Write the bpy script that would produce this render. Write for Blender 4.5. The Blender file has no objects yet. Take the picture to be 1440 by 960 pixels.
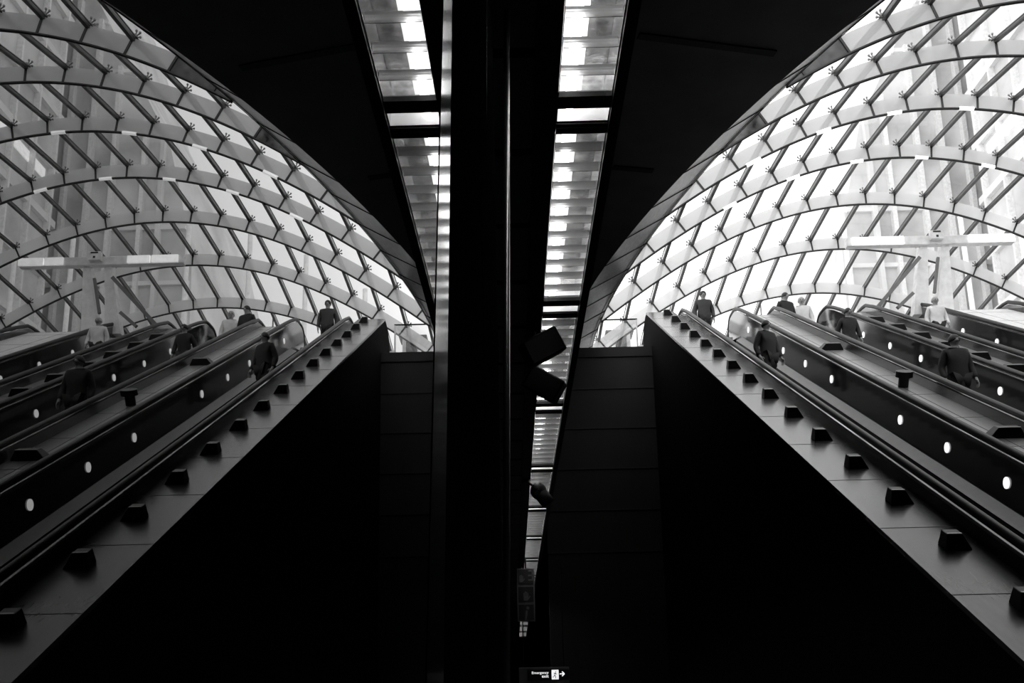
import bpy, bmesh, math, random
from mathutils import Vector, Matrix
random.seed(7)
PI = math.pi
EYE = 1.6            # everything below is laid out from eye height; lifted at the end so the concourse floor is z = 0
COL = bpy.context.scene.collection
S30, C30 = 0.5, math.sqrt(3) / 2

# ------------------------------------------------------------------ materials
def mat(name, base, rough=0.5, metal=0.0, spec=0.5, emit=0.0, var=0.12, scale=6.0, stretch=(1, 1, 1), ior=1.5, bump=0.0):
    m = bpy.data.materials.new(name); m.use_nodes = True
    nt = m.node_tree; b = nt.nodes['Principled BSDF']
    b.inputs['Roughness'].default_value = rough; b.inputs['Metallic'].default_value = metal
    b.inputs['Specular IOR Level'].default_value = spec; b.inputs['IOR'].default_value = ior
    tc = nt.nodes.new('ShaderNodeTexCoord'); mp = nt.nodes.new('ShaderNodeMapping')
    mp.inputs['Scale'].default_value = stretch
    nz = nt.nodes.new('ShaderNodeTexNoise'); nz.inputs['Scale'].default_value = scale; nz.inputs['Detail'].default_value = 5
    rp = nt.nodes.new('ShaderNodeValToRGB')
    lo = base * (1 - var); hi = min(1, base * (1 + var))
    rp.color_ramp.elements[0].color = (lo, lo, lo, 1); rp.color_ramp.elements[1].color = (hi, hi, hi, 1)
    rp.color_ramp.elements[0].position = .3; rp.color_ramp.elements[1].position = .7
    nt.links.new(tc.outputs['Object'], mp.inputs['Vector']); nt.links.new(mp.outputs['Vector'], nz.inputs['Vector'])
    nt.links.new(nz.outputs['Fac'], rp.inputs['Fac']); nt.links.new(rp.outputs['Color'], b.inputs['Base Color'])
    if bump:
        bp = nt.nodes.new('ShaderNodeBump'); bp.inputs['Strength'].default_value = bump; bp.inputs['Distance'].default_value = .01
        nt.links.new(nz.outputs['Fac'], bp.inputs['Height']); nt.links.new(bp.outputs['Normal'], b.inputs['Normal'])
    if emit:
        b.inputs['Emission Color'].default_value = (1, 1, 1, 1); b.inputs['Emission Strength'].default_value = emit
    return m

def glass(name, tint, gloss=.06, haze=0.0, hazecol=.8, rough=.02):
    m = bpy.data.materials.new(name); m.use_nodes = True
    nt = m.node_tree; nt.nodes.clear()
    out = nt.nodes.new('ShaderNodeOutputMaterial')
    tr = nt.nodes.new('ShaderNodeBsdfTransparent'); tr.inputs['Color'].default_value = (tint, tint, tint, 1)
    gl = nt.nodes.new('ShaderNodeBsdfGlossy'); gl.inputs['Roughness'].default_value = rough; gl.inputs['Color'].default_value = (.9, .9, .9, 1)
    mx = nt.nodes.new('ShaderNodeMixShader'); mx.inputs['Fac'].default_value = gloss
    nt.links.new(tr.outputs[0], mx.inputs[1]); nt.links.new(gl.outputs[0], mx.inputs[2])
    last = mx
    if haze:
        tl = nt.nodes.new('ShaderNodeBsdfTranslucent'); tl.inputs['Color'].default_value = (hazecol,) * 3 + (1,)
        m2 = nt.nodes.new('ShaderNodeMixShader'); m2.inputs['Fac'].default_value = haze
        nt.links.new(mx.outputs[0], m2.inputs[1]); nt.links.new(tl.outputs[0], m2.inputs[2]); last = m2
    nt.links.new(last.outputs[0], out.inputs['Surface'])
    return m

M = dict(
    floor=mat('floor_stone', .05, .5, var=.2),
    black=mat('black_paint', .006, .5, spec=.2),
    soffit=mat('dark_soffit_panel', .12, .55, spec=.3, scale=2),
    slab=mat('dark_concrete_soffit', .16, .8, spec=.1, scale=1.5),
    paving=mat('street_paving', .6, .8, scale=1),
    sidewall=mat('black_wall_cladding', .008, .9, spec=.03, scale=1.2),
    backwall=mat('dark_wall_panel', .02, .55, spec=.25, scale=.8, stretch=(3, 1, .4)),
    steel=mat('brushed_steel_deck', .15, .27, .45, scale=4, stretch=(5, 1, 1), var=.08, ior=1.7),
    litsteel=mat('brushed_steel_deck_lit', .38, .28, .45, scale=4, stretch=(5, 1, 1), var=.06, ior=1.7),  # lighter copy of the deck steel: daylight under the opening put into colour
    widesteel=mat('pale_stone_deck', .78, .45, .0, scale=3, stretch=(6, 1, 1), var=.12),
    panel=mat('dark_balustrade_panel', .02, .10, .1, spec=.5, ior=2.0, scale=2, stretch=(1, .5, 4)),
    strip=mat('pale_skirt_steel', .06, .28, .4),
    rubber=mat('black_handrail_rubber', .010, .4, spec=.3),
    outer=mat('dark_outer_balustrade_steel', .03, .25, .3),
    block=mat('black_block_metal', .01, .4, spec=.4),
    blocktop=mat('pale_block_top_edge', .5, .4, .5),
    step=mat('step_aluminium', .34, .4, .3),
    lamp=mat('white_lamp_lens', .9, .4, emit=1.1),
    tube=mat('fluorescent_tube', .9, .4, emit=7.5),
    whiteglow=mat('white_glow', .9, .4, emit=1.2),
    boothlamp=mat('gantry_tube_lens', .9, .4, emit=1.3),
    mirrormetal=mat('polished_louvre_aluminium', .42, .2, .7, var=.08, scale=12),
    reflector=mat('polished_reflector', .82, .16, 1.0, var=.06, scale=9),
    greyreflector=mat('dimpled_grey_reflector', .52, .22, .8, scale=14, var=.5, bump=.6),
    whitereflector=mat('white_enamel_reflector', .8, .35, 0.0, var=.04),
    endpane1=mat('painted_reflection_pane', .06, .25, scale=3.0, var=.9), endpane2=mat('painted_reflection_pane', .12, .25, scale=3.0, var=.9), endpane3=mat('painted_reflection_pane', .35, .3, scale=2.5, var=.5),  # reflections of dark surroundings put into the pane colour
    mirror=mat('polished_black_glass_panel', .004, .0, 0.0, spec=.5, ior=2.35, var=.0),
    satin=mat('satin_black_cladding', .008, .7, 0.0, spec=.0, scale=1, stretch=(1, 1, .2)),
    secondgloss=mat('worn_black_glass_panel', .004, .10, 0.0, spec=.5, ior=2.3, var=.0),
    trim=mat('brushed_trim_metal', .55, .3, .9, stretch=(1, 1, .1)),
    lining=mat('grey_lining_board', .85, .22, spec=.7, scale=8, stretch=(1, 1, 8), var=.14),
    joint=mat('dark_joint', .02, .7),
    rib=mat('dark_rib_steel', .035, .45, .4),
    purlin=mat('grey_purlin_steel', .10, .4, .5),
    clamp=mat('steel_clamp', .25, .35, .8),
    white=mat('white_painted_steel', .85, .45),
    greysteel=mat('grey_strut_steel', .16, .5, .4),
    wallfac=mat('pale_facade_stone', .72, .7, scale=.3, var=.12),
    winfac=mat('facade_glass_grey', .6, .3, spec=.6, scale=.25, var=.3),
    fin=mat('facade_fin_metal', .8, .4),
    plant=mat('dark_planter_leaves', .06, .8, scale=5, var=.5),
    planter=mat('dark_planter_stone', .08, .7),
    signgrey=mat('grey_sign_case', .10, .5),
    signblack=mat('sign_black_face', .008, .4),
    signwhite=mat('backlit_sign_white', .9, .4, emit=.95),
    pictogrey=mat('grey_pictogram', .10, .6),
    skin=mat('skin', .35, .6), hair=mat('dark_hair', .03, .6), coat=mat('dark_coat_cloth', .022, .8), trousers=mat('dark_trouser_cloth', .02, .85),
    greycoat=mat('grey_coat_cloth', .05, .8), palecoat=mat('white_coat_cloth', .8, .8), shoe=mat('black_shoe', .015, .4), palehair=mat('fair_hair', .4, .6),
    glass=glass('clear_canopy_glass', .97, .04), riser=glass('frosted_riser_glass', .80, .05, .86, .80), guard=glass('clear_guard_glass', .93, .05),
)

# ------------------------------------------------------------------ mesh builder
class MB:
    def __init__(s): s.v = []; s.f = []; s.mi = []; s.smooth = False
    def add(s, vs, fs, mi=0):
        o = len(s.v); s.v += [Vector(p) for p in vs]; s.f += [tuple(i + o for i in f) for f in fs]; s.mi += [mi] * len(fs); return s
    def box(s, x0, x1, y0, y1, z0, z1, mi=0):
        vs = [(x, y, z) for z in (z0, z1) for y in (y0, y1) for x in (x0, x1)]
        return s.add(vs, [(0, 2, 3, 1), (4, 5, 7, 6), (0, 1, 5, 4), (2, 6, 7, 3), (0, 4, 6, 2), (1, 3, 7, 5)], mi)
    def prism(s, poly, d, mi=0):
        """poly: list of 3-D points (planar); d: extrusion vector"""
        n = len(poly); d = Vector(d); a = [Vector(p) for p in poly]
        vs = a + [p + d for p in a]
        fs = [tuple(range(n))[::-1], tuple(range(n, 2 * n))] + [(i, (i + 1) % n, n + (i + 1) % n, n + i) for i in range(n)]
        return s.add(vs, fs, mi)
    def loft(s, rings, mi=0, cap=True, closed=True):
        n = len(rings[0]); vs = [p for r in rings for p in r]; fs = []
        for k in range(len(rings) - 1):
            for i in range(n if closed else n - 1):
                j = (i + 1) % n; fs.append((k * n + i, k * n + j, (k + 1) * n + j, (k + 1) * n + i))
        if cap and closed: fs += [tuple(range(n))[::-1], tuple(range((len(rings) - 1) * n, len(rings) * n))]
        return s.add(vs, fs, mi)
    def tube(s, pts, r, n=8, mi=0, r2=None, up=(0, 0, 1)):
        pts = [Vector(p) for p in pts]; rings = []; r2 = r2 or r
        for i, p in enumerate(pts):
            t = (pts[min(i + 1, len(pts) - 1)] - pts[max(i - 1, 0)]).normalized()
            u = Vector(up)
            if abs(t.dot(u)) > .95: u = Vector((1, 0, 0)) if abs(t.x) < .9 else Vector((0, 1, 0))
            a = t.cross(u).normalized(); b = a.cross(t).normalized()
            off = PI / 4 if n == 4 else 0
            rings.append([p + a * r * math.cos(off + 2 * PI * k / n) + b * r2 * math.sin(off + 2 * PI * k / n) for k in range(n)])
        return s.loft(rings, mi)
    def bar(s, a, b, w, h, mi=0, up=(0, 0, 1)):
        return s.tube([a, b], w * .7071, 4, mi, r2=h * .7071, up=up)
    def disc(s, c, nrm, r, t=.02, n=20, mi=0, ry=None):
        nrm = Vector(nrm).normalized(); return s.tube([Vector(c), Vector(c) + nrm * t], r, n, mi, r2=ry or r)
    def sphere(s, c, rx, ry, rz, n=14, m=8, mi=0, top=0.0, bot=PI):
        rings = []
        for j in range(m + 1):
            th = top + (bot - top) * j / m; th = min(max(th, .02), PI - .02)
            rings.append([(c[0] + rx * math.sin(th) * math.cos(2 * PI * k / n), c[1] + ry * math.sin(th) * math.sin(2 * PI * k / n), c[2] + rz * math.cos(th)) for k in range(n)])
        return s.loft(rings, mi)
    def build(s, name, mats, parent=None, smooth=False, base=None, bevel=0):
        if not isinstance(mats, (list, tuple)): mats = [mats]
        if parent is not None:
            o0 = wloc(parent)
        elif base is not None:
            o0 = Vector(base)
        else:
            xs = [p.x for p in s.v]; ys = [p.y for p in s.v]; zs = [p.z for p in s.v]
            o0 = Vector(((min(xs) + max(xs)) / 2, (min(ys) + max(ys)) / 2, min(zs)))
        me = bpy.data.meshes.new(name)
        me.from_pydata([p - o0 for p in s.v], [], s.f)
        for m in mats: me.materials.append(m)
        me.polygons.foreach_set('material_index', s.mi)
        if smooth: me.polygons.foreach_set('use_smooth', [True] * len(me.polygons))
        bm = bmesh.new(); bm.from_mesh(me); bmesh.ops.recalc_face_normals(bm, faces=bm.faces); bm.to_mesh(me); bm.free()
        me.update()
        o = bpy.data.objects.new(name, me); COL.objects.link(o)
        if parent is not None: o.parent = parent
        else: o.location = o0
        if bevel:
            b = o.modifiers.new('bevel', 'BEVEL'); b.width = bevel; b.segments = 2; b.limit_method = 'ANGLE'
        return o
def wloc(o):
    v = Vector(o.location)
    while o.parent is not None: o = o.parent; v = v + Vector(o.location)
    return v
def tag(o, label=None, cat=None, group=None, kind=None):
    if label: o['label'] = label
    if cat: o['category'] = cat
    if group: o['group'] = group
    if kind: o['kind'] = kind
    return o
def empty(name, loc, label, cat, group=None):
    o = bpy.data.objects.new(name, None); COL.objects.link(o); o.location = loc; o.empty_display_size = .2
    return tag(o, label, cat, group)
def struct(o): o['kind'] = 'structure'; return o
def IX(s, N, X): return Vector((X, C30 * s + .5 * N, .5 * s - C30 * N))   # s up the 30 degree slope, N below the eye line, X across

# ------------------------------------------------------------------ camera
F, CX, CY = 1369.0, 720.0, 683.0
R_ = Vector((0.99969177, 0.01531782, -0.01953799)); U_ = Vector((0.02252234, -0.22843232, 0.97329924)); W_ = Vector((-0.01044572, 0.97343928, 0.2287069))
cam = bpy.data.cameras.new('camera'); co = bpy.data.objects.new('camera', cam); COL.objects.link(co)
cam.sensor_width = 36; cam.lens = 36 * F / 1440; cam.shift_y = (CY - 480) / 1440; cam.clip_start = .01; cam.clip_end = 600
co.matrix_world = Matrix(((R_.x, U_.x, -W_.x, 0), (R_.y, U_.y, -W_.y, 0), (R_.z, U_.z, -W_.z, 0), (0, 0, 0, 1)))
bpy.context.scene.camera = co

# ------------------------------------------------------------------ the setting
LZ = 9.55            # upper landing
SLAB0, SLAB1 = 9.3, 9.5
LY = 24.7
struct(MB().box(-6, 20, -6, 46, -EYE - .2, -EYE).build('floor', M['floor']))

def wall(name, x0, x1, y0, y1, z0=-EYE, z1=9.3):
    struct(MB().box(x0, x1, y0, y1, z0, z1).build(name, M['sidewall']))
wall('wall_front', -3.2, 19.7, -6.2, -6.0); wall('wall_left', -3.2, -3.0, -6, 42); wall('wall_right_far', 19.5, 19.7, -6, 42); wall('wall_far', -3.2, 19.7, 42, 42.2)
def zf(x, y):        # bottom flange surface of the glass bubble
    d = x - 9.35; e = 23.8 - y
    return 13.06 - (.017 * e * e if e < 9.7 else 1.6 + .2 * (e - 9.7)) - (.0685 * d * d - .00014 * d ** 4)
RIMZ = 9.95
YC_, BN, BF, HW = 25.5, 17.0, 11.8, 7.3       # plan of the opening: centre, near and far half length, half width
def half(y):
    q = (y - YC_) / (BF if y > YC_ else BN)
    if y < YC_: return HW * max(0, 1 - abs(q) ** 1.6) ** .54
    return HW * math.sqrt(max(0, 1 - q * q))
RY0, RY1 = YC_ - BN, YC_ + BF
NR = 260
def rim_pts():
    out = []
    for k in range(NR):
        t = 2 * PI * k / NR
        c = math.cos(t); y = YC_ - (BN if c > 0 else BF) * c
        h = half(y); out.append(Vector((9.35 - h if t < PI else 9.35 + h, y, RIMZ)))
    return out
rim = rim_pts()
def offset(pts, d, z, wide=0):
    out = []; n = len(pts)
    for i, p in enumerate(pts):
        t = (pts[(i + 1) % n] - pts[i - 1]); t.z = 0; t.normalize()
        nrm = Vector((-t.y, t.x, 0))
        if nrm.dot(p - Vector((9.35, 23.8, 0))) < 0: nrm = -nrm
        dd = d + wide * min(max((p.y - 12) / 8, 0), 1); out.append(Vector((p.x + nrm.x * dd, p.y + nrm.y * dd, z)))
    return out
outer = offset(rim, .72, SLAB0 + .1, .26)
# upper slab with the oval opening: dark soffit below, street paving on top
mb = MB()
def ring(a, b, mi):
    n = len(a); mb.add(list(a) + list(b), [(i, (i + 1) % n, n + (i + 1) % n, n + i) for i in range(n)], mi)
def boxpt(p, X0, X1, Y0, Y1, z):
    c = Vector((9.35, 23.8, 0)); d = Vector((p.x - c.x, p.y - c.y, 0)); t = 1e9
    if d.x > 1e-6: t = min(t, (X1 - c.x) / d.x)
    if d.x < -1e-6: t = min(t, (X0 - c.x) / d.x)
    if d.y > 1e-6: t = min(t, (Y1 - c.y) / d.y)
    if d.y < -1e-6: t = min(t, (Y0 - c.y) / d.y)
    q = c + d * t; return Vector((q.x, q.y, z))
box_lo = [boxpt(p, -6, 90, -8, 130, SLAB0) for p in outer]
topin = offset(rim, .95, SLAB1, .26); topmid = offset(rim, .95, RIMZ + .02, .26)
ring(outer, [Vector((p.x, p.y, SLAB0)) for p in offset(rim, .74, SLAB0, .26)], 0); ring([Vector((p.x, p.y, SLAB0)) for p in offset(rim, .74, SLAB0, .26)], box_lo, 0); ring(topin, [Vector((p.x, p.y, SLAB1)) for p in box_lo], 1)
ring(rim, topmid, 1); ring(topmid, topin, 1)
ring(box_lo, [Vector((p.x, p.y, SLAB1)) for p in box_lo], 0)
struct(mb.build('ceiling_upper', [M['slab'], M['paving']]))
# joints of the soffit, short dark gaps running outwards from the opening
def unproj_z(u, v, Z):
    d = W_ + R_ * ((u - CX) / F) - U_ * ((v - CY) / F); return d * (Z / d.z)
for k, (u0, v0, u1, v1) in enumerate([(898, 50, 1090, 75), (862, 235, 918, 240)]):
    a, b = unproj_z(u0, v0, SLAB0 - .01), unproj_z(u1, v1, SLAB0 - .01)
    struct(MB().bar(a, b, .12, .03).build('trim_%d' % (k + 5), M['joint']))
# grey lined reveal of the opening: splayed boards, joints in line with the ribs
mb = MB(); n = len(rim)
mid = [a.lerp(b, .5) for a, b in zip(rim, outer)]
mb.add(rim + outer, [(i, (i + 1) % n, n + (i + 1) % n, n + i) for i in range(n)], 0)
struct(mb.build('trim_1', M['lining']))
mb = MB()
lip = offset(rim, -.035, RIMZ - .02); 
for frac, w in ((0.0, .010), (.10, .007)):
    pts = [a.lerp(b, frac) + Vector((0, 0, -.012)) for a, b in zip(rim, outer)]
    mb.loft([[p + Vector((0, 0, w)), p + Vector((0, 0, -w))] for p in pts + pts[:1]], closed=False)
def curve_at(fr, y, side):
    pts = [a.lerp(b, fr) for a, b in zip(rim, outer)]; nn = len(pts); best = None
    for i in range(nn):
        a, b = pts[i], pts[(i + 1) % nn]
        if (a.y - y) * (b.y - y) <= 0 and a.y != b.y:
            q = a.lerp(b, (y - a.y) / (b.y - a.y))
            if (q.x < 9.35) == (side < 0): best = q
    return best
for side in (-1, 1):
    y = 11.1
    while y < 36:
        pts = [curve_at(f_ / 6, y, side) for f_ in range(7)]
        pts = [q for q in pts if q is not None]
        if len(pts) > 2: mb.tube([q + Vector((0, 0, -.006)) for q in pts], .011, 4)
        y += 1.2
struct(mb.build('trim_2', M['joint']))

# landing: floor, front wall below it, wall under the escalators' edge
mb = MB(); mb.box(-5, 20, LY, 46, LZ - .2, LZ); struct(mb.build('floor_landing', M['paving']))
mb = MB(); mb.box(.62, 19.5, LY + .02, LY + .3, -EYE, LZ - .2)
struct(mb.build('wall_back', M['backwall']))
mb = MB()
for z in (4.0, 5.1, 6.2, 7.3, 8.4):
    mb.box(.62, 3.56, LY - .006, LY + .02, z, z + .03)
struct(mb.build('trim_3', M['joint']))
# side wall of the escalator bank, a wedge below the steel coping
XC = 3.57; ND = 3.30
mb = MB()
a = IX(3.6, ND + .03, XC); b = IX(27.4, ND + .03, XC)
ztop = b.z
prof = [(XC, 4.2, -EYE), (XC, a.y, a.z), (XC, b.y, b.z), (XC, b.y + .25, b.z - .0), (XC, b.y + .55, b.z - .08), (XC, b.y + .8, b.z - .25), (XC, b.y + .95, b.z - .5), (XC, b.y + 1.0, LZ), (XC, LY + .4, LZ), (XC, LY + .4, -EYE)]
mb.prism(prof, (.16, 0, 0)); struct(mb.build('wall_right', M['sidewall'], smooth=False))
# low soffit over the passage, a dark bulkhead with a fascia
SKEW = .0138
def sk(x, y): return x - SKEW * y
mb = MB(); ZS = 3.0
def skbox(m, x0, x1, y0, y1, z0, z1, mi=0, skew=SKEW):
    vs = [(x - skew * y, y, z) for z in (z0, z1) for y in (y0, y1) for x in (x0, x1)]
    m.add(vs, [(0, 2, 3, 1), (4, 5, 7, 6), (0, 1, 5, 4), (2, 6, 7, 3), (0, 4, 6, 2), (1, 3, 7, 5)], mi)
skbox(mb, -3, .19, -6, 42, ZS + .16, ZS + .5); skbox(mb, .19, .612, -6, 42, ZS + .26, ZS + .5)
struct(mb.build('ceiling_lower', M['black']))
y = -1.0; k = 0
mb = MB()
while y < 42:
    skbox(mb, -2.5, .165, y + .035, y + .83 - .035, ZS + .02, ZS + .16); y += .83
struct(mb.build('ceiling_panels', M['soffit']))
mb = MB(); skbox(mb, .556, .612, -6, 42, ZS - .02, ZS + .26); skbox(mb, .165, .280, -6, 46, ZS - .015, ZS + .26)
struct(mb.build('trim_4', M['black']))
skm = MB(); skbox(skm, .58, .612, -6, LY, ZS + .5, SLAB0); struct(skm.build('wall_left_upper', M['sidewall']))

# ------------------------------------------------------------------ strip of fluorescent luminaires in the low soffit
P0, PL = 4.60, 2.47
def luminaire(k):
    y0 = P0 + (k - 1) * PL; y1 = y0 + PL - .05; yc = (y0 + y1) / 2
    names = ['nearest luminaire of the ceiling strip, cut by the top of the picture', 'luminaire just beyond the first gap of the ceiling strip']
    ordn = ['third', 'fourth', 'fifth', 'sixth', 'seventh', 'eighth', 'ninth', 'tenth', 'eleventh', 'twelfth', 'thirteenth', 'fourteenth', 'fifteenth']
    lab = names[k] if k < 2 else ordn[k - 2] + ' luminaire along the louvred fluorescent ceiling strip'
    x0, x1 = .284, .554
    t = empty('ceiling_luminaire', (sk(.41, yc), yc, ZS), lab, 'ceiling light', 'louvred fluorescent luminaires of the ceiling strip')
    m = MB(); skbox(m, x0, x1, y0, y1, ZS + .20, ZS + .215); skbox(m, x0, x1, y0, y0 + .02, ZS, ZS + .2); skbox(m, x0, x1, y1 - .02, y1, ZS, ZS + .2)
    m.build('housing', M['black'], t)
    # parabolic side reflectors and ceiling reflector
    for sgn, xa in ((1, x0), (-1, x1)):
        rings = []; m = MB()
        for j in range(6):
            a = j / 5
            xx = xa + sgn * (.004 + .014 * a ** 2); zz = ZS + .01 + .17 * a
            rings.append([Vector((sk(xx, y0 + .02), y0 + .02, zz)), Vector((sk(xx, y1 - .02), y1 - .02, zz))])
        m.loft(rings, closed=False); m.build('side_reflector', M['reflector'], t, smooth=True)
    m = MB(); skbox(m, x0 + .004, x0 + .135, y0 + .02, y1 - .02, ZS + .185, ZS + .195); m.build('reflector', M['whitereflector'], t)
    m = MB(); skbox(m, x0 + .135, x1 - .004, y0 + .02, y1 - .02, ZS + .185, ZS + .195); m.build('reflector', M['greyreflector'], t)
    m = MB(); skbox(m, x0 + .004, x1 - .004, y1 - .03, y1 - .021, ZS + .012, ZS + .185); m.build('end_reflector', M['whitereflector'], t)
    m = MB()
    for xx, r_ in ((x0 + .07, .026),):
        m.tube([(sk(xx, y0 + .03), y0 + .03, ZS + .10), (sk(xx, y1 - .03), y1 - .03, ZS + .10)], r_, 12)
    m.build('fluorescent_tube', M['tube'], t, smooth=True)
    nb = 12
    for j in range(1, nb):
        yy = y0 + (y1 - y0) * j / nb; m = MB()
        poly = []
        for q in range(5):   # V-shaped blade with concave sides
            a = q / 4; poly.append((.002 + .012 * a * a, ZS + .010 + .05 * a))
        P = [Vector((sk(x0 + .006, yy), yy - d, z)) for d, z in poly] + [Vector((sk(x0 + .006, yy), yy + d, z)) for d, z in poly[::-1]]
        m.prism(P, (x1 - x0 - .012, 0, 0)); m.build('louvre_blade', M['mirrormetal'], t, smooth=False)
    m = MB(); skbox(m, x0, x1, y1, y1 + .05, ZS - .01, ZS + .22)
    m.build('end_cap', M['black'], t)
    m = MB(); skbox(m, x0, x1, y1 - .25, y1 - .15, ZS + .002, ZS + .03); m.build('cross_bar', M['black'], t)
for k in range(15): luminaire(k)

# ------------------------------------------------------------------ polished wall panels beside the lens
XM = -.08
def panel(name, pts, m, label, cat, thick=.03, ry=0):
    b = MB(); b.prism(pts, (-thick, 0, 0)); o = b.build(name, m); return tag(o, label, cat)
z0, z1 = -EYE, ZS
def jy(z, a=.0): return .775 + .24 * min(max(z, -.3), 1.3) + a
panel('mirror_panel', [(XM, -.6, z0), (XM, jy(-9), z0), (XM, jy(-.3), -.3), (XM, jy(1.3), 1.3), (XM, jy(1.3), z1), (XM, -.6, z1)], M['mirror'],
      'polished black glass wall panel reflecting the escalators and canopy, filling the left half', 'wall panel')
a = .012
ang = math.radians(.15)
def tw(y, z, y0): return (XM + math.sin(ang) * (y - y0), y, z)
b = MB(); yb = 1.19
b.prism([tw(jy(-9, a), z0, .8), tw(yb - .3, z0, .8), tw(yb - .3, -.3, .8), tw(yb, 1.3, .8), tw(yb, z1, .8), tw(jy(1.3, a), z1, .8), tw(jy(1.3, a), 1.3, .8), tw(jy(-.3, a), -.3, .8)], (-.03, 0, 0))
tag(b.build('cladding_panel', M['secondgloss']), 'narrow dull glass panel after the vertical joint of the mirror wall', 'wall panel')
b = MB(); b.prism([(XM - .008, .90, z0), (XM - .002, 2.1, z0), (XM - .002, 2.1, z1), (XM - .008, 1.20, z1), (XM - .008, 1.20, 1.3), (XM - .008, .90, -.3)], (-.03, 0, 0))
tag(b.build('cladding_panel', M['satin']), 'satin black pillar panel between the narrow glass strip and faint seam', 'wall panel')
b = MB(); b.prism([(XM - .002, 2.13, z0), (XM - .002, 3.6, z0), (XM - .002, 3.6, z1), (XM - .002, 2.13, z1)], (-.03, 0, 0))
tag(b.build('cladding_panel', M['satin']), 'black pillar panel next to the pale metal corner trim', 'wall panel')
def unproj_y(u, v, Y):
    d = W_ + R_ * ((u - CX) / F) - U_ * ((v - CY) / F); return d * (Y / d.y)
for u, Y in ((661, 2.0), (684, 2.6)):
    a_, b_ = unproj_y(u, 0, Y), unproj_y(u - 3, 958, Y); b = MB(); b.tube([b_ + (b_ - a_) * .3, a_], .0022, 6)
    tag(b.build('seam_bead', M['outer']), 'hair-thin seam bead on the black pillar, %s from the pale trim' % ('second' if u < 670 else 'first'), 'trim')
pa, pb = unproj_y(712.5, 0, 3.7), unproj_y(712.5, 958, 3.7)
b = MB(); b.tube([pb + (pb - pa) * .3, pa + (pa - pb) * .0], .0135, 12); tag(b.build('corner_trim', M['trim'], smooth=True), 'thin pale metal corner trim running up the black pillar', 'trim')

# ------------------------------------------------------------------ escalators
HR_N = 3.09
ESTOP = 26.25
def yz(s, N): p = IX(s, N, 0); return (p.y, p.z)
def hand_path(N=HR_N):
    """centre line of the handrail in the (y, z) plane: slope, easing, level run, newel turn"""
    pts = [yz(4.0 + i * 2, N) for i in range(11)]
    zt = LZ + .98; y_e, z_e = yz(25.1, N); pts.append((y_e, z_e))
    R = .40; yc = 25.0
    yk = y_e + (zt - z_e) / .57735
    for q in (-.55, -.25, .0, .25):
        yy = yk + q; pts.append((yy, zt - max(0, .55 - abs(q + .0)) * .0 - (.57735 * -q if q < 0 else 0) * (1.0 if q < -.4 else .9) - (.05 if -.3 < q < .1 else .012)))
    pts.append((yc, zt))
    for i in range(1, 9):
        a = PI / 2 - PI * i / 9; pts.append((yc + R * math.cos(a), zt - R + R * math.sin(a)))
    pts.append((yc - .1, zt - 2 * R))
    return pts
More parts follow.
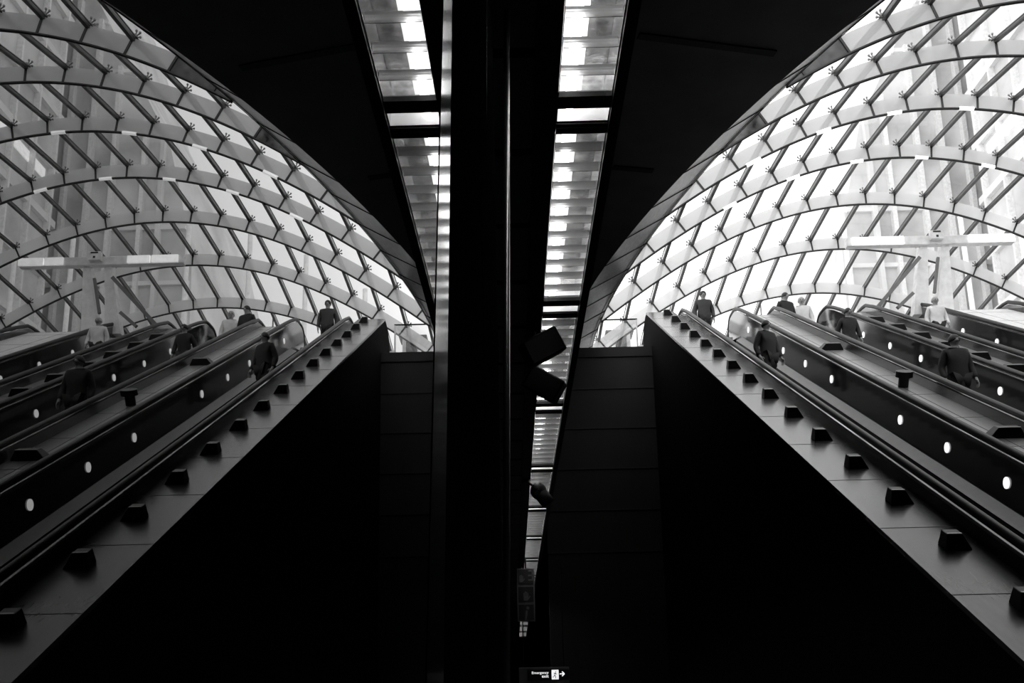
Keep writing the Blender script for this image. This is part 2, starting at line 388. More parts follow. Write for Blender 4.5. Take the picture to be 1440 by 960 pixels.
def escalator(x0, lights, label, missing=()):
    """x0: left handrail; x0 + 1.44 the right one"""
    x1 = x0 + 1.43
    basep = (x0 + .7, 6.0, -EYE)
    t = empty('escalator', basep, label, 'escalator', 'escalators of the bank under the canopy')
    hp = hand_path()
    for xx in (x0, x1):
        m = MB(); m.tube([(xx, y, z) for y, z in hp], .05, 10, r2=.042, up=(1, 0, 0)); m.build('handrail', M['rubber'], t, smooth=True)
    inner = [(y, z) for y, z in hand_path(HR_N + .085)]
    low = [yz(4.0, 3.76), yz(25.6, 3.76), (24.9, LZ + .22), (25.0, LZ + .22)]
    for xx, inw in ((x0, 1), (x1, -1)):
        m = MB()
        top = [yz(4.0, HR_N + .07), yz(25.1, HR_N + .07)] + [(yy, zz - .07) for yy, zz in hp[12:17]]
        ar = [(25.0 + .33 * math.cos(PI / 2 - PI * i / 8), LZ + .58 + .33 * math.sin(PI / 2 - PI * i / 8)) for i in range(1, 9)]
        poly = top + ar + low[::-1]
        m.prism([(xx - .02 * inw, y, z) for y, z in poly], (.045 * inw, 0, 0)); m.build('balustrade_panel', M['panel'], t)
        # handrail guide, a fine pale line under the rail
        m = MB(); m.tube([(xx + .028 * inw, y, z) for y, z in [yz(4, HR_N + .075), yz(25.2, HR_N + .075)]], .009, 6, up=(1, 0, 0)); m.build('handrail_guide', M['strip'], t)
        # inner deck, the pale sloping strip at the foot of the panel
        m = MB(); xa, xb = xx + .02 * inw, xx + .19 * inw
        A = [IX(4.0, 3.75, xa), IX(25.3, 3.75, xa), IX(25.3, 3.83, xb), IX(4.0, 3.83, xb)]
        m.prism(A, IX(0, .02, 0)); m.prism([IX(4.0, 3.83, xb), IX(25.3, 3.83, xb), IX(25.3, 4.25, xb), IX(4.0, 4.25, xb)], (.01 * -inw, 0, 0))
        m.build('skirt', M['strip'], t)
        # outer casing of the balustrade
        m = MB(); xo = xx - .075 * inw
        m.prism([(xo, *yz(4.0, HR_N + .06)), (xo, *yz(25.2, HR_N + .06)), (xo, 24.7, LZ + .88), (xo, 25.1, LZ + .8), (xo, 25.15, LZ), (xo, *yz(25.6, 3.95)), (xo, *yz(4.0, 4.3))], (.05 * inw, 0, 0))
        m.build('outer_casing', M['outer'], t)
    # steps
    m = MB(); xa, xb = x0 + .21, x1 - .21
    st = []; y = 4.9; zz = (y * .57735 - 1.1547 * 3.95)
    n = 0
    while True:
        y2 = y + .4; z2 = zz + .231
        if z2 > LZ + .02: break
        m.box(xa, xb, y, y2 + .02, zz - .25, zz); 
        y, zz = y2, z2; n += 1
    m.box(xa, xb, y, LY + .05, zz - .25, LZ - .005)
    m.build('steps', M['step'], t)
    for s in lights:
        p = IX(s, 3.475, x1 - .028); m = MB()
        m.disc(p, (-1, 0, 0), .072, .012, 20, 0); m.build('balustrade_lamp', M['lamp'], t, smooth=False)
    # dark truss below
    m = MB(); m.prism([(x0 + .12, *yz(4.6, 4.3)), (x0 + .12, *yz(25.6, 4.3)), (x0 + .12, LY, LZ - .3), (x0 + .12, LY, LZ - 1.0), (x0 + .12, *yz(6.4, 5.3))], (x1 - x0 - .24, 0, 0)); m.build('truss', M['black'], t)
    return t
E1 = 4.40; DX = 2.45
LA = [9.51, 11.19, 12.87, 14.56, 17.94, 19.65, 21.35, 23.05, 24.7]
LB = [13.1, 14.8, 16.52, 18.23, 19.94, 21.66, 23.39, 24.9]
LD = [18.4, 20.1, 21.84, 23.57, 25.1]
escalator(E1, LA, 'nearest escalator, beside the steel coping with the row of black blocks')
escalator(E1 + DX, LB, 'second escalator from the dark side wall, up to the white-coated person')
escalator(E1 + 2 * DX, LD, 'third escalator, left of the wide pale steel deck')
escalator(E1 + 3 * DX + 1.35, [], 'far escalator beyond the wide pale deck, only its handrail showing')

# decks between the escalators, with anti-slide blocks
def block_mb(s, x0, x1, t0, t1, h=.14, L=.2):
    """wedge block: base x0..x1, top t0..t1 (across), height h above the deck, length L along the slope"""
    m = MB(); rings = []
    b = [IX(s, ND, x0), IX(s, ND, x1), IX(s + L, ND, x1), IX(s + L, ND, x0)]
    tp = [IX(s + .035, ND - h, t0), IX(s + .035, ND - h, t1), IX(s + L - .03, ND - h, t1), IX(s + L - .03, ND - h, t0)]
    m.loft([b, tp]); return m
def deck(x0, x1, s0, s1, label, seams, blocks, m_, long_seam=None, buttons=(), ls=1.68, off=0):
    base = IX((s0 + s1) / 2, ND, (x0 + x1) / 2); t = empty('escalator_deck', base, label, 'escalator deck', None)
    m = MB(); A = [IX(s0, ND, x0), IX(s0, ND, x1), IX(s1, ND, x1), IX(s1, ND, x0)]
    if label.startswith('steel coping'):      # rolled end at the top
        m.prism(A, IX(0, .05, 0))
    else:
        m.prism(A, IX(0, .05, 0)); e = IX(s1, ND, 0); m.box(x0, x1, e.y - .02, 25.4, e.z - .05, e.z)
    m.build('deck_plate', m_, t)
    m = MB(); s = s0 + off
    while s < s1:
        m.prism([IX(s, ND - .002, x0), IX(s + .012, ND - .002, x0), IX(s + .012, ND - .002, x1), IX(s, ND - .002, x1)], IX(0, .004, 0)); s += ls
    if long_seam: m.prism([IX(s0, ND - .002, long_seam), IX(s1, ND - .002, long_seam), IX(s1, ND - .002, long_seam + .012), IX(s0, ND - .002, long_seam + .012)], IX(0, .004, 0))
    m.build('seam', M['joint'], t)
    for (s, a, b, c, d, h) in blocks:
        o = block_mb(s, a, b, c, d, h).build('anti_slide_block', M['block'], t, bevel=.008)
        m = MB(); m.prism([IX(s + .034, ND - h - .002, c + .005), IX(s + .034, ND - h - .002, d - .005), IX(s + .055, ND - h - .002, d - .005), IX(s + .055, ND - h - .002, c + .005)], IX(0, -.004, 0))
        m.build('pale_edge', M['blocktop'], o)  # thin pale strip along the top edge of the block
    for (s, xx) in buttons:
        m = MB(); p = IX(s, ND, xx); q = IX(s, ND - .17, xx); r = IX(s, ND - .27, xx)
        m.tube([p, q], .085, 14); m.tube([q, q.lerp(r, .25), q.lerp(r, .8), r], .14, 14)
        m.build('anti_slide_button', M['block'], t)
    return t
cap_blocks = [(7.27 + 1.39 * k - .12, 3.945, 4.195, 3.95, 4.095, .15) for k in range(-1, 15)]
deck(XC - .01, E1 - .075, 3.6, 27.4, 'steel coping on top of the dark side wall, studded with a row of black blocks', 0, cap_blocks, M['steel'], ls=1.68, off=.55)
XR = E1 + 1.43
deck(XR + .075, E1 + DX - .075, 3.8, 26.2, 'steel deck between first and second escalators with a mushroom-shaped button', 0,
     [(12.62, 6.24, 6.73, 6.36, 6.66, .14), (20.15, 6.24, 6.73, 6.36, 6.66, .14)], M['litsteel'], long_seam=6.42, buttons=[(16.2, 6.45)])
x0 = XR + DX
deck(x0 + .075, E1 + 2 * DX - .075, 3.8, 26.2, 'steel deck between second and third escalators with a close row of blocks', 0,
     [(24.3 - 1.40 * k - .1, 8.58, 9.06, 8.68, 8.99, .14) for k in range(9)], M['litsteel'], long_seam=None)
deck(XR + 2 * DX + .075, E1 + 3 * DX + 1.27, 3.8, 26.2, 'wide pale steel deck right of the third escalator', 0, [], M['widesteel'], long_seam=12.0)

# ------------------------------------------------------------------ glass guard at the landing edge
t = empty('glass_guard', (2.4, LY + .05, LZ), 'glass guard with a dark top rail at the landing edge left of the escalators', 'guard rail')
gx0, gx1 = 1.50, 3.22
mb = MB(); mb.box(gx0, gx1, LY + .05, LY + .065, LZ, LZ + .82); mb.build('glass_pane', M['guard'], t)
mb = MB(); mb.tube([(gx0, LY - .25, LZ + .80), (gx0 + .35, LY + .06, LZ + .84), (gx1, LY + .06, LZ + .84)], .022, 8); mb.build('top_rail', M['black'], t)
mb = MB(); mb.box(gx1 - .04, gx1, LY + .045, LY + .08, LZ, LZ + .84); mb.build('end_post', M['white'], t)
mb = MB(); mb.box(1.0, XC, LY - .02, LY + .04, LZ - .25, LZ + .02); tag(mb.build('landing_edge_panel', M['backwall']), 'dark edge beam below the glass guard of the landing', 'edge panel')
# things on the landing seen through the guard
t = empty('ticket_kiosk', (3.1, 27.2, LZ), 'grey kiosk with a dark screen standing behind the glass guard', 'kiosk')
ka, kb = unproj_y(861, 467, 27.0), unproj_y(887, 484, 27.0)
mb = MB(); mb.box(ka.x, kb.x, 27.0, 27.5, LZ, ka.z); mb.build('cabinet', M['white'], t, bevel=.02)
mb = MB(); mb.box(ka.x + .08, kb.x - .12, 26.97, 27.0, LZ + .3, ka.z - .06); mb.build('screen', M['greysteel'], t)
mb = MB(); mb.box(ka.x - .2, kb.x + .1, 26.95, 27.6, ka.z, ka.z + .05); mb.build('top', M['greysteel'], t)

# ------------------------------------------------------------------ glass canopy
RIBY = [9.3 + 2.4 * k for k in range(12)]
DEP = .36
XK = [6.2 + .785 * k for k in range(-6, 18)]
def nrm_xz(x, y):
    d = x - 9.35; g = .137 * d - .00056 * d ** 3   # -dz/dx
    v = Vector((g, 0, 1)); return v.normalized()
def node(x, y):            # top of the riser whose node lies at x
    xf = x
    for _ in range(8): xf = x - nrm_xz(xf, y).x * DEP
    n = nrm_xz(xf, y); return Vector((xf, y, zf(xf, y))), Vector((xf, y, zf(xf, y))) + n * DEP
can = empty('glass_canopy', (9.35, 23.8, RIMZ), 'vaulted glass canopy of dark arched ribs over the escalators', 'canopy')
def hx(y): return half(y)
ribtops = {}
clampmesh = None
def clamp_mb(p):
    m = MB(); m.tube([p + Vector((-.05, -.03, -.03)), p + Vector((-.05, -.03, .05))], .022, 6)
    for dx, dz in ((-.11, .05), (-.03, .09), (-.12, -.04), (.03, .02)):
        m.tube([p + Vector((-.05, -.03, .0)), p + Vector((-.05 + dx * .8, -.05, dz))], .013, 5); m.sphere(p + Vector((-.05 + dx * .8, -.06, dz)), .024, .024, .024, 6, 4)
    return m
for i, y in enumerate(RIBY):
    h = hx(y)
    if h < .3: continue
    n = 64; xs = [9.35 - h + 2 * h * j / n for j in range(n + 1)]
    fl = [Vector((x, y, zf(x, y))) for x in xs]
    m = MB(); m.tube(fl, .026, 6, r2=.036, up=(0, 1, 0))
    for x in XK:
        f_, t_ = node(x, y)
        if abs(f_.x - 9.35) < h: m.bar(f_, t_, .04, .04, up=(0, 1, 0))
    rib = m.build('rib', M['rib'], can)
    xe = 9.35 - h
    if 2 <= i <= 4:      # end pane against the rim, dark reflections painted into its colour
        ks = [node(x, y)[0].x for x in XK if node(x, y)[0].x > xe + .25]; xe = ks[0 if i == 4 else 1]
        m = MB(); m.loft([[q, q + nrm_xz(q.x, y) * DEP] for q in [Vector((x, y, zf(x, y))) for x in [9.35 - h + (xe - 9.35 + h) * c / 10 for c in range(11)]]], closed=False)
        tag(m.build('end_pane', M['endpane%d' % (i - 1)], rib, smooth=True), 'glass pane with dark reflections painted in')
    fr = [Vector((x, y, zf(x, y))) for x in [xe + (9.35 + h - xe) * c / 60 for c in range(61)]]
    m = MB(); m.loft([[q, q + nrm_xz(q.x, y) * DEP] for q in fr], closed=False); m.build('riser_glass', M['riser'], rib, smooth=True)
    if 1 <= i <= 7:
        for x in XK:
            f_, t_ = node(x, y)
            if abs(f_.x - 9.35) < h - .1: clamp_mb(t_).build('clamp', M['clamp'], rib)
    if i in (4, 5):  # glowing pieces added for the bright highlights on these two flanges
        for x in [6.55 + 1.57 * q for q in range(-1, 6)]:
            pts = [Vector((x + .3 * q / 4, y - .03, zf(x + .3 * q / 4, y) - .012)) for q in range(5)]
            m = MB(); m.tube(pts, .045, 6, up=(0, 1, 0)); m.build('rib_glow', M['whiteglow'], rib)
# purlins from rib to rib
for x in XK:
    pts = [node(x, y)[1] for y in RIBY if hx(y) > .3 and abs(node(x, y)[0].x - 9.35) < hx(y)]
    if len(pts) < 2: continue
    m = MB(); m.tube([p + Vector((0, 0, -.02)) for p in pts], .05, 4, r2=.06); m.tube([p + Vector((-.075, 0, -.02)) for p in pts], .014, 5)
    m.build('purlin', M['purlin'], can)
# glazing, bay by bay
ylist = [RY0 + .05] + RIBY + [RY1 - .05]
for a, b in zip(ylist[:-1], ylist[1:]):
    if b > RY1: b = RY1 - .03
    if a >= b: continue
    m = MB(); n = 40; rows = []
    for q in range(5):
        y = a + (b - a) * q / 4; h = max(hx(y), .05)
        rows.append([Vector((9.35 - h + 2 * h * j / n, y, zf(9.35 - h + 2 * h * j / n, y))) + nrm_xz(9.35 - h + 2 * h * j / n, y) * (DEP + .05) for j in range(n + 1)])
    m.loft(rows, closed=False); m.build('glass_bay', M['glass'], can, smooth=True)

# ------------------------------------------------------------------ white gantry at the head of the escalators
GY = 24.25
t = empty('gantry', (11.2, GY, 10.15), 'white gantry of two tapered columns carrying a beam with tube lamps', 'gantry')
def gp(u, v, Y=GY): return unproj_y(u, v, Y)
for (a, b, c, d) in ((1295, 1304, 1284, 1306), (1325, 1334, 1316, 1341)):
    P = [gp(a, 338), gp(b, 338), gp(d, 431), gp(c, 431)]
    P[2].z = P[3].z = 10.12
    m = MB(); m.prism(P, (0, .28, 0)); m.build('column', M['white'], t)
A, B = gp(1189, 342), gp(1424, 337); zb = (A.z + B.z) / 2
m = MB(); m.box(A.x, B.x, GY - .1, GY + .1, zb - .13, zb + .13); m.build('beam', M['white'], t, bevel=.02)
for (u0, u1) in ((1196, 1233), (1236, 1268), (1360, 1386), (1388, 1424)):
    a, b = gp(u0, 340), gp(u1, 340); m = MB(); m.box(a.x, b.x, GY - .16, GY - .1, zb - .11, zb + .10); m.build('tube_lamp', M['boothlamp'], t)
for (u0, v0, u1, v1, w) in ((1293, 362, 1233, 433, .1), (1284, 412, 1262, 433, .09)):
    m = MB(); m.bar(gp(u0, v0, GY - .08), gp(u1, v1, GY - .08), w, w, up=(0, 1, 0)); m.build('strut', M['greysteel'], t)
m = MB(); m.bar(gp(1319, 362, GY - .05), gp(1314, 412, GY - .05), .07, .07, up=(0, 1, 0)); m.build('strut', M['greysteel'], t)
m = MB(); a = gp(1313, 337); m.box(a.x - .17, a.x + .17, GY - .24, GY - .1, a.z - .09, a.z + .16); box_ = m.build('camera_box', M['white'], t, bevel=.01)
m = MB(); m.box(a.x - .1, a.x + .1, GY - .25, GY - .23, a.z + .10, a.z + .14); m.box(a.x - .03, a.x + .03, GY - .25, GY - .23, a.z - .04, a.z + .02); m.build('lens', M['signblack'], box_)

# white masts standing on the street beyond the canopy
order = ['leftmost', 'second', 'third', 'fourth', 'fifth', 'sixth']
for k, (u, v) in enumerate([(938, 394), (1019, 342), (1097, 308), (1184, 292), (1350, 302), (1436, 329)]):
    p = unproj_y(u, v + 2, 40.5); t = empty('mast', (p.x, p.y, SLAB1), 'thin white mast beyond the canopy glass, %s counted from the left' % ('first' if k == 0 else order[k]), 'mast', 'white masts behind the canopy')
    m = MB(); m.tube([(p.x, p.y, SLAB1), (p.x, p.y, p.z)], .11, 10); m.build('pole', M['white'], t, smooth=True)
    m = MB(); m.tube([(p.x, p.y, SLAB1), (p.x, p.y, SLAB1 + .12)], .32, 10); m.build('base_plate', M['greysteel'], t)

p = unproj_y(1069, 423, 36); t = empty('street_sign', (p.x, 36, LZ), 'tiny dark round sign on a post at the far end of the landing', 'street sign')
m = MB(); m.tube([(p.x, 36, LZ), (p.x, 36, p.z)], .03, 8); m.build('post', M['greysteel'], t)
m = MB(); m.disc((p.x, 35.96, p.z), (0, -1, 0), .1, .03, 18); m.build('sign_plate', M['signblack'], t)

# ------------------------------------------------------------------ office buildings outside
t = empty('office_tower', (40, 66, SLAB1), 'pale office tower with vertical fins seen through the right of the canopy', 'building')
def ty(u, v, Y=62): return unproj_y(u, v, Y)
L0, L1, L2, L3 = ty(1183, 440), ty(1183, 330), ty(1208, 175), ty(1300, -30)
P = [Vector((L0.x, 62, SLAB1)), L1, L2, L3, Vector((L3.x + 4, 62, L3.z + 12)), Vector((64, 62, L3.z + 16)), Vector((64, 62, SLAB1))]
m = MB(); m.prism(P, (0, 20, 0)); m.build('wall', M['winfac'], t)
def left_edge(z):
    pts = [P[0], L1, L2, L3]
    for a, b in zip(pts[:-1], pts[1:]):
        if a.z <= z <= b.z: return a.x + (b.x - a.x) * (z - a.z) / (b.z - a.z)
    return L3.x
zz = SLAB1 + 3; k = 0
while zz < L3.z:
    m = MB(); m.box(left_edge(zz) + .1, 63.8, 61.75, 62.02, zz, zz + .3); m.build('floor_band', M['wallfac'], t); zz += 4.2
x = L0.x + .6
while x < 60:
    zt = SLAB1
    for q in range(60):
        if left_edge(SLAB1 + q) < x - .1: zt = SLAB1 + q
    m = MB(); m.box(x, x + (.3 if random.random() < .7 else .8), 61.5, 62.0, SLAB1 + 2, min(zt, L3.z)); m.build('fin', M['fin'] if random.random() < .6 else M['wallfac'], t); x += random.choice((1.3, 1.7, 2.2))
t = empty('office_block', (36, 44, SLAB1), 'dark glazed office block with lit floors at the far right', 'building')
m = MB(); m.box(31, 50, 18, 59, SLAB1, 75); m.build('wall', M['winfac'], t)
zz = SLAB1 + 3.2
k = 0
while zz < 70:
    m = MB(); m.box(30.7, 31.02, 18, 59, zz, zz + .5); m.build('floor_band', M['wallfac'], t)
    yy = 20
    while yy < 57:
        L = random.choice((2.5, 4, 6))
        if random.random() < .45 and yy + L < 58 and zz < 46:
            m = MB(); m.box(30.92, 31.03, yy, yy + L, zz - 1.1, zz - .35); m.build('lit_window', M['whiteglow'], t)
        yy += L + random.choice((1, 3, 5))
    zz += 3.9
yy = 19
while yy < 59:
    m = MB(); m.box(30.6, 31.0, yy, yy + .18, SLAB1, 74); m.build('mullion', M['fin'], t); yy += 2.6

# ------------------------------------------------------------------ things hung below the low soffit
def box_oriented(m, c, ax, ay, az, hx_, hy_, hz_, mi=0):
    c = Vector(c); P = [c + ax * sx * hx_ + ay * sy * hy_ + az * sz * hz_ for sz in (-1, 1) for sy in (-1, 1) for sx in (-1, 1)]
    m.add(P, [(0, 2, 3, 1), (4, 5, 7, 6), (0, 1, 5, 4), (2, 6, 7, 3), (0, 4, 6, 2), (1, 3, 7, 5)], mi)
for (u, v, Y, rot, lab) in ((762, 489, 7.3, -28, 'upper black box loudspeaker hung under the soffit, tilted towards the mirror'), (766, 541, 7.9, 32, 'lower black box loudspeaker hung under the soffit, tilted towards the void')):
    c = unproj_y(u, v, Y); R = Matrix.Rotation(math.radians(rot), 3, 'Y') @ Matrix.Rotation(math.radians(15), 3, 'X')
    ax, ay, az = R @ Vector((1, 0, 0)), R @ Vector((0, 1, 0)), R @ Vector((0, 0, 1))
    t = empty('loudspeaker', c, lab, 'loudspeaker', 'loudspeakers under the soffit')
    m = MB(); box_oriented(m, c, ax, ay, az, .155, .13, .105); m.build('cabinet', M['black'], t, bevel=.015)
    m = MB(); box_oriented(m, c - ay * .133, ax, ay, az, .135, .006, .085); m.build('grille', M['signblack'], t)
    m = MB(); top = Vector((c.x - .06, c.y, ZS)); m.tube([c - ax * .05, Vector((c.x - .06, c.y, c.z + .1)), top], .018, 8); m.build('bracket', M['black'], t)
    m = MB(); m.tube([top + Vector((0, 0, -.02)), top], .05, 10); m.build('ceiling_plate', M['black'], t)
c = unproj_y(757, 690, 12.3); t = empty('security_camera', c, 'black round-headed security camera hung in front of the ceiling strip', 'camera')
m = MB(); m.sphere(c, .105, .1, .115, 14, 10); m.build('dome', M['black'], t, smooth=True)
d = unproj_y(772, 708, 12.3); m = MB(); m.tube([c, c.lerp(d, .5), d], .09, 12); m.build('housing', M['black'], t, smooth=True)
m = MB(); m.tube([c + Vector((-.02, -.08, -.05)), c + Vector((-.02, -.12, -.06))], .03, 10); m.build('lens', M['signblack'], t)
m = MB(); m.tube([c + Vector((.02, .05, 0)), (.055, c.y + .1, ZS - .015)], .018, 8); m.tube([(.055, c.y + .1, ZS - .05), (.055, c.y + .1, ZS - .015)], .06, 10); m.build('stem', M['black'], t)

# hanging column of three pictogram panels
a, b = unproj_y(726.5, 799, 19), unproj_y(753, 873, 19)
t = empty('pictogram_sign', ((a.x + b.x) / 2, 19, b.z), 'faint black hanging sign of three stacked pictogram squares', 'sign')
m = MB(); m.box(a.x, b.x, 19, 19.06, b.z, a.z); m.build('board', M['signgrey'], t)
hgt = (a.z - b.z) / 3; w = b.x - a.x
def hand(m, c, s, y):     # a raised hand: palm, four fingers, thumb
    m.prism([(c.x + s * p, y, c.z + s * q) for p, q in ((-.28, -.5), (.22, -.5), (.3, .05), (-.3, .05))], (0, -.004, 0))
    for q, l in ((-.3, .4), (-.14, .55), (.02, .5), (.18, .36)):
        m.box(c.x + s * q, c.x + s * (q + .12), y - .004, y, c.z + s * .05, c.z + s * (.05 + l))
    m.prism([(c.x + s * p, y, c.z + s * q) for p, q in ((.22, -.3), (.3, -.4), (.55, .0), (.45, .08))], (0, -.004, 0))
for k in range(3):
    zt = a.z - hgt * k; m = MB(); m.box(a.x + .025, b.x - .025, 18.985, 19.0, zt - hgt + .025, zt - .025); pnl = m.build('panel', M['signblack'], t)
    m = MB(); c = Vector(((a.x + b.x) / 2, 0, zt - hgt * .55)); y = 18.984
    if k == 0:
        hand(m, c + Vector((-.085, 0, -.02)), .13, y); m.build('pictogram', M['pictogrey'], pnl); m = MB()
        for q in (-.06, .03, .12): m.box(c.x + .05, c.x + .15, y - .004, y, c.z + q, c.z + q + .03)
        m.box(c.x + .12, c.x + .15, y - .004, y, c.z - .06, c.z + .15)
    elif k == 1: hand(m, c + Vector((0, 0, -.02)), .16, y)
    else:
        m.disc((c.x + .03, y, c.z + .1), (0, -1, 0), .03, .004, 14); m.prism([(c.x - .03, y, c.z - .14), (c.x + .0, y, c.z - .14), (c.x + .03, y, c.z + .05), (c.x - .01, y, c.z + .05)], (0, -.004, 0))
    m.build('pictogram', M['pictogrey'], pnl)
m = MB(); m.tube([((a.x + b.x) / 2, 19.03, a.z), ((a.x + b.x) / 2, 19.03, ZS + .02)], .015, 8); m.build('hanger', M['black'], t)

# illuminated exit sign
SY = 20.0
a, b = unproj_y(729.5, 938.5, SY), unproj_y(801, 964, SY)
t = empty('exit_sign', ((a.x + b.x) / 2, SY, b.z), 'backlit emergency exit sign with running figure and arrow at the bottom', 'sign')
m = MB(); m.box(a.x, b.x, SY, SY + .12, b.z, a.z); m.build('case', M['signgrey'], t, bevel=.01)
pa, pb = unproj_y(741.5, 942, SY), unproj_y(800, 955.5, SY)
m = MB(); m.box(pa.x, b.x - .005, SY - .012, SY, pb.z, pa.z); m.build('face', M['signblack'], t)
def text(body, u0, u1, v0, v1, font_parent, name='lettering'):
    p0, p1 = unproj_y(u0, v1, SY), unproj_y(u1, v0, SY)
    cu = bpy.data.curves.new(name, 'FONT'); cu.body = body; cu.size = 1; cu.extrude = .01; cu.offset = .012
    ob = bpy.data.objects.new('tmp', cu); COL.objects.link(ob); bpy.context.view_layer.update()
    me = bpy.data.meshes.new_from_object(ob.evaluated_get(bpy.context.evaluated_depsgraph_get())); bpy.data.objects.remove(ob)
    xs = [v.co.x for v in me.vertices]; ys = [v.co.y for v in me.vertices]
    sx = (p1.x - p0.x) / (max(xs) - min(xs)); sz = (p1.z - p0.z) / (max(ys) - min(ys)); o0 = wloc(font_parent)
    for v in me.vertices:
        v.co = Vector((p0.x + (v.co.x - min(xs)) * sx, SY - .015 - v.co.z * .3, p0.z + (v.co.y - min(ys)) * sz)) - o0
    me.materials.clear(); me.materials.append(M['signwhite'])
    o = bpy.data.objects.new(name, me); COL.objects.link(o); o.parent = font_parent; return o
text('Emergency', 748, 771.5, 943.6, 948.6, t); text('exit', 762, 771.5, 948.4, 952.6, t)
c0, c1 = unproj_y(776, 955, SY), unproj_y(785.3, 941.5, SY)
m = MB(); m.box(c0.x, c1.x, SY - .018, SY - .012, c0.z, c1.z); pic = m.build('pictogram_panel', M['signwhite'], t)
w, h = c1.x - c0.x, c1.z - c0.z
def pp(x, z): return Vector((c0.x + w * x, SY - .021, c0.z + h * z))
m = MB(); m.disc(pp(.6, .82), (0, -1, 0), w * .08, .003, 10)
for q in (((.58, .72), (.42, .45)), ((.42, .45), (.62, .3)), ((.62, .3), (.55, .1)), ((.42, .45), (.3, .28)), ((.3, .28), (.12, .22)), ((.56, .68), (.75, .5)), ((.54, .68), (.3, .62))):
    m.bar(pp(*q[0]), pp(*q[1]), .014, .014, up=(0, 1, 0))
m.build('running_figure', M['signgrey'], pic)
m = MB(); q0, q1 = unproj_y(787, 947.3, SY), unproj_y(793.5, 947.1, SY)
m.bar(Vector((q0.x, SY - .016, q0.z)), Vector((q1.x, SY - .016, q1.z)), .02, .02, up=(0, 1, 0))
for dz in (.045, -.045): m.bar(Vector((q1.x - .045, SY - .016, q1.z + dz)), Vector((q1.x, SY - .016, q1.z)), .02, .02, up=(0, 1, 0))
m.build('arrow', M['signwhite'], t)
m = MB()
for xx in (a.x + .1, b.x - .1): m.tube([(xx, SY + .06, a.z), (xx, SY + .06, ZS + .02)], .012, 8)
m.build('hanger', M['black'], t)

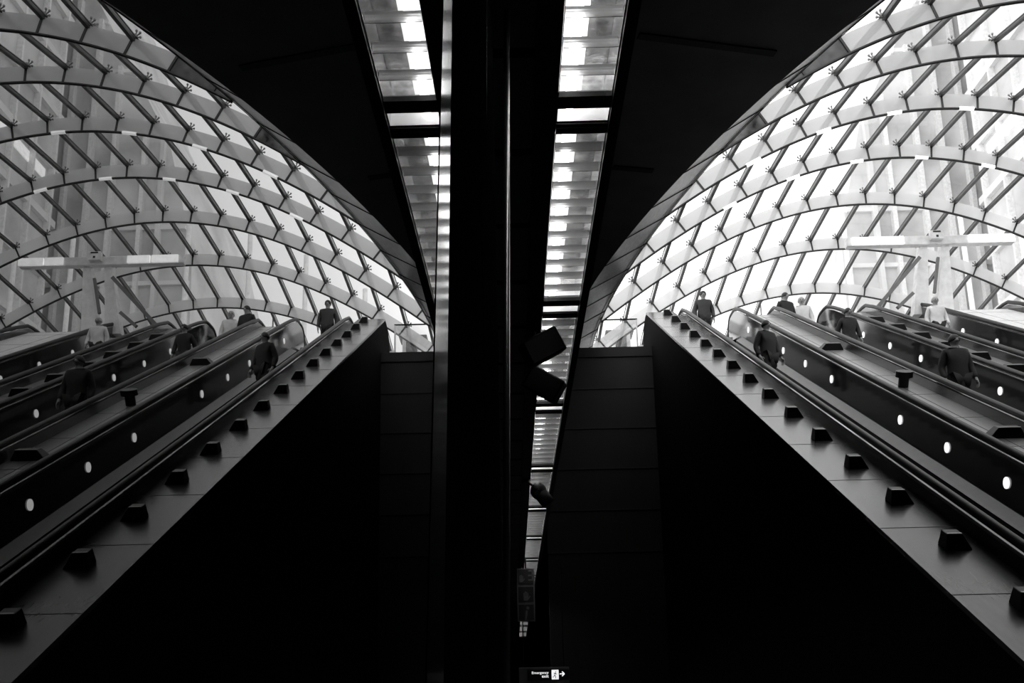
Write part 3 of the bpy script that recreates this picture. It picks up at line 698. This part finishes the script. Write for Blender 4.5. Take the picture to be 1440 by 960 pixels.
# ------------------------------------------------------------------ people
def skinned(name, joints, edges, radii, m, parent, root, sub=1):
    keys = list(joints); idx = {k: i for i, k in enumerate(keys)}
    me = bpy.data.meshes.new(name); o0 = wloc(parent) if parent is not None else Vector()
    me.from_pydata([joints[k] for k in keys], [(idx[a], idx[b]) for a, b in edges], [])
    o = bpy.data.objects.new(name, me); COL.objects.link(o); o.parent = parent
    sk_ = o.modifiers.new('skin', 'SKIN'); sk_.use_smooth_shade = True
    if not me.skin_vertices: 
        me.attributes
    for k in keys:
        r = radii[k]; r = r if isinstance(r, tuple) else (r, r)
        me.skin_vertices[0].data[idx[k]].radius = r
        me.skin_vertices[0].data[idx[k]].use_root = (k == root)
    s = o.modifiers.new('sub', 'SUBSURF'); s.levels = s.render_levels = sub
    me.materials.append(m)
    return o
def person(feet, H, face, label, coat='coat', hairm='hair', walk=0.0, bag=False, lean=0.0, longcoat=False):
    """feet: ground point, H: height, face: heading in degrees (0 looks along +y)"""
    t = empty('person', feet, label, 'person')
    k = H / 1.75
    fa = math.radians(face); fw = Vector((math.sin(fa), math.cos(fa), 0)); rt = Vector((math.cos(fa), -math.sin(fa), 0))
    def J(x, y, z): return (rt * x + fw * (y + lean * max(z - .9, 0)) + Vector((0, 0, z))) * k
    w = walk
    j = dict(pel=J(0, 0, .95), sp=J(0, .01, 1.15), ch=J(0, .0, 1.33), nb=J(0, -.01, 1.47), nk=J(0, .01, 1.53), hd=J(0, .03, 1.62), tp=J(0, .015, 1.70), chin=J(0, .075, 1.555), nose=J(0, .125, 1.615))
    for s, q in ((-1, 'l'), (1, 'r')):
        j['hip' + q] = J(.09 * s, 0, .90); j['kn' + q] = J(.10 * s, .03 + w * s * .16, .50); j['an' + q] = J(.10 * s, -.02 + w * s * .26, .09); j['to' + q] = J(.12 * s, .14 + w * s * .26, .035)
        j['sh' + q] = J(.18 * s, -.01, 1.42); j['el' + q] = J(.25 * s, -.04 - w * s * .10, 1.14); j['wr' + q] = J(.25 * s, .07 - w * s * .12, .91)
        j['pm' + q] = J(.245 * s, .10 - w * s * .12, .84)
        for f_, dy, l in (('a', .045, .075), ('b', .018, .085), ('c', -.008, .08), ('d', -.034, .065)):
            j['k' + f_ + q] = J(.245 * s, .105 + dy - w * s * .12, .80); j['f' + f_ + q] = J(.225 * s, .112 + dy - w * s * .12, .80 - l)
        j['t1' + q] = J(.23 * s, .15 - w * s * .12, .855); j['t2' + q] = J(.215 * s, .165 - w * s * .12, .81)
        j['ear' + q] = J(.085 * s, .02, 1.62)
    e = [('pel', 'sp'), ('sp', 'ch'), ('ch', 'nb'), ('nb', 'nk'), ('nk', 'hd'), ('hd', 'tp'), ('hd', 'nose')]
    r = dict(pel=(.16, .12), sp=(.14, .105), ch=(.165, .12), nb=.085, nk=.055, hd=(.078, .098), tp=.062, nose=.016, chin=.04)
    e.append(('hd', 'chin'))
    for q in 'lr':
        e += [('pel', 'hip' + q), ('hip' + q, 'kn' + q), ('kn' + q, 'an' + q), ('an' + q, 'to' + q), ('ch', 'sh' + q), ('sh' + q, 'el' + q), ('el' + q, 'wr' + q), ('wr' + q, 'pm' + q), ('pm' + q, 't1' + q), ('t1' + q, 't2' + q), ('hd', 'ear' + q)]
        r.update({'hip' + q: .085, 'kn' + q: .055, 'an' + q: .038, 'to' + q: .03, 'sh' + q: .055, 'el' + q: .04, 'wr' + q: .026, 'pm' + q: (.018, .036), 't1' + q: .011, 't2' + q: .009, 'ear' + q: .018})
        for f_ in 'abcd':
            e += [('pm' + q, 'k' + f_ + q), ('k' + f_ + q, 'f' + f_ + q)]; r['k' + f_ + q] = .010; r['f' + f_ + q] = .008
    used = {a for ed in e for a in ed}
    jj = {a: j[a] for a in j if a in used}
    r = {a: (tuple(c * k for c in v) if isinstance(v, tuple) else v * k) for a, v in r.items()}
    skinned('body', jj, e, r, M['skin'], t, 'pel')
    # coat with sleeves
    hem = .62 if longcoat else .80
    cj = dict(pel=j['pel'], hem=J(0, -.005, hem), sp=j['sp'], ch=j['ch'], nb=j['nb'], col=J(0, 0, 1.505)); ce = [('hem', 'pel'), ('pel', 'sp'), ('sp', 'ch'), ('ch', 'nb'), ('nb', 'col')]
    cr = dict(hem=(.215 * k, .165 * k), pel=(.205 * k, .155 * k), sp=(.185 * k, .145 * k), ch=(.205 * k, .15 * k), nb=.105 * k, col=.078 * k)
    for q in 'lr':
        for a, rr in (('sh', .082), ('el', .064), ('wr', .05)): cj[a + q] = j[a + q]; cr[a + q] = rr * k
        ce += [('ch', 'sh' + q), ('sh' + q, 'el' + q), ('el' + q, 'wr' + q)]
    skinned('coat', cj, ce, cr, M[coat], t, 'pel')
    tj = dict(pel=J(0, 0, .93)); te = []; tr = dict(pel=(.165 * k, .13 * k))
    for q in 'lr':
        for a, rr in (('hip', .10), ('kn', .075), ('an', .06)): tj[a + q] = j[a + q]; tr[a + q] = rr * k
        te += [('pel', 'hip' + q), ('hip' + q, 'kn' + q), ('kn' + q, 'an' + q)]
    skinned('trousers', tj, te, tr, M['trousers'], t, 'pel')
    for s, q in ((-1, 'l'), (1, 'r')):
        a = j['an' + q]; b = j['to' + q]; m = MB(); o0 = Vector(feet)
        h_ = a - fw * .06 * k; h_.z = .035 * k; mid_ = a.lerp(b, .5); mid_.z = .045 * k; tt = b + fw * .05 * k; tt.z = .03 * k
        m.tube([o0 + h_, o0 + h_.lerp(mid_, .4) + Vector((0, 0, .02 * k)), o0 + mid_, o0 + tt], .045 * k, 10, r2=.034 * k); m.build('shoe', M['shoe'], t, smooth=True)
    m = MB(); o0 = Vector(feet) + J(0, .005, 1.64); m.sphere(o0, .094 * k, .108 * k, .108 * k, 14, 8, top=0, bot=PI * .60); m.build('hair', M[hairm], t, smooth=True)
    for s in (-1, 1):
        m = MB(); m.sphere(Vector(feet) + J(.032 * s, .115, 1.635), .011 * k, .011 * k, .011 * k, 8, 6); m.build('eye', M['signblack'], t)
    if bag:
        m = MB(); c = Vector(feet) + J(.26, .05, .62); m.prism([c - rt * .05 - fw * .16 + Vector((0, 0, -.16)), c - rt * .05 + fw * .16 + Vector((0, 0, -.16)), c - rt * .05 + fw * .14 + Vector((0, 0, .1)), c - rt * .05 - fw * .14 + Vector((0, 0, .1))], rt * .1)
        bb = m.build('bag', M['black'], None, bevel=.02); tag(bb, 'small black bag held at the side of the person on the second escalator', 'bag')
    return t
def on_x(u, v, X):
    d = W_ + R_ * ((u - CX) / F) - U_ * ((v - CY) / F); return d * (X / d.x)
def put(u, v, X, face, label, hmin=1.55, hmax=1.86, **kw):
    head = on_x(u, v, X); y = head.y
    zs = min(y * .57735 - 1.1547 * 3.95, LZ)
    if zs < LZ:          # stand on a real tread
        n = math.floor((y - 4.9) / .4); zs = (4.9 * .57735 - 1.1547 * 3.95) + n * .231
    H = head.z - zs; print('person', label[:40], 'y', round(y, 2), 'H', round(H, 2))
    H = max(hmin, min(hmax, H))
    return person(Vector((X, y, zs)), H, face, label, **kw)
put(988, 409, 5.1, 180, 'person in a dark grey coat at the head of the nearest escalator', coat='greycoat', longcoat=True)
put(1076, 450, 5.1, 150, 'person in black riding halfway up the nearest escalator', walk=.5, longcoat=True)
put(1103, 410, 7.5, 160, 'person in a dark jacket beside the white-coated one on the landing', walk=.2)
put(1126, 417, 8.05, 190, 'person in a white coat and fair hair at the head of the second escalator', coat='palecoat', hairm='palehair', longcoat=True, walk=.2)
put(1190, 440, 7.45, 170, 'person in dark clothes striding down the upper second escalator', walk=.7, lean=.1)
put(1340, 470, 7.5, 175, 'person in black low on the second escalator at right', longcoat=True, walk=.3)
put(1318, 450, 9.95, 180, 'person in a pale top high on the third escalator', coat='palecoat', hairm='palehair', walk=.3)

# ------------------------------------------------------------------ daylight and output
w = bpy.data.worlds.new('sky'); bpy.context.scene.world = w; w.use_nodes = True
nt = w.node_tree; bg = nt.nodes['Background']; bg.inputs['Strength'].default_value = 2.1
tc = nt.nodes.new('ShaderNodeTexCoord'); nz = nt.nodes.new('ShaderNodeTexNoise'); nz.inputs['Scale'].default_value = 2.2; nz.inputs['Detail'].default_value = 4
rp = nt.nodes.new('ShaderNodeValToRGB'); rp.color_ramp.elements[0].color = (.82, .82, .82, 1); rp.color_ramp.elements[1].color = (1, 1, 1, 1)
rp.color_ramp.elements[0].position = .35; rp.color_ramp.elements[1].position = .65
nt.links.new(tc.outputs['Generated'], nz.inputs['Vector']); nt.links.new(nz.outputs['Fac'], rp.inputs['Fac']); nt.links.new(rp.outputs['Color'], bg.inputs['Color'])
sc = bpy.context.scene
sc.view_settings.view_transform = 'Standard'; sc.view_settings.look = 'None'; sc.view_settings.exposure = 0; sc.view_settings.gamma = 1; sc.view_settings.use_curve_mapping = False
sc.cycles.max_bounces = 12; sc.cycles.transparent_max_bounces = 24; sc.cycles.use_denoising = True
for o in list(sc.objects):
    if o.parent is None: o.location.z += EYE
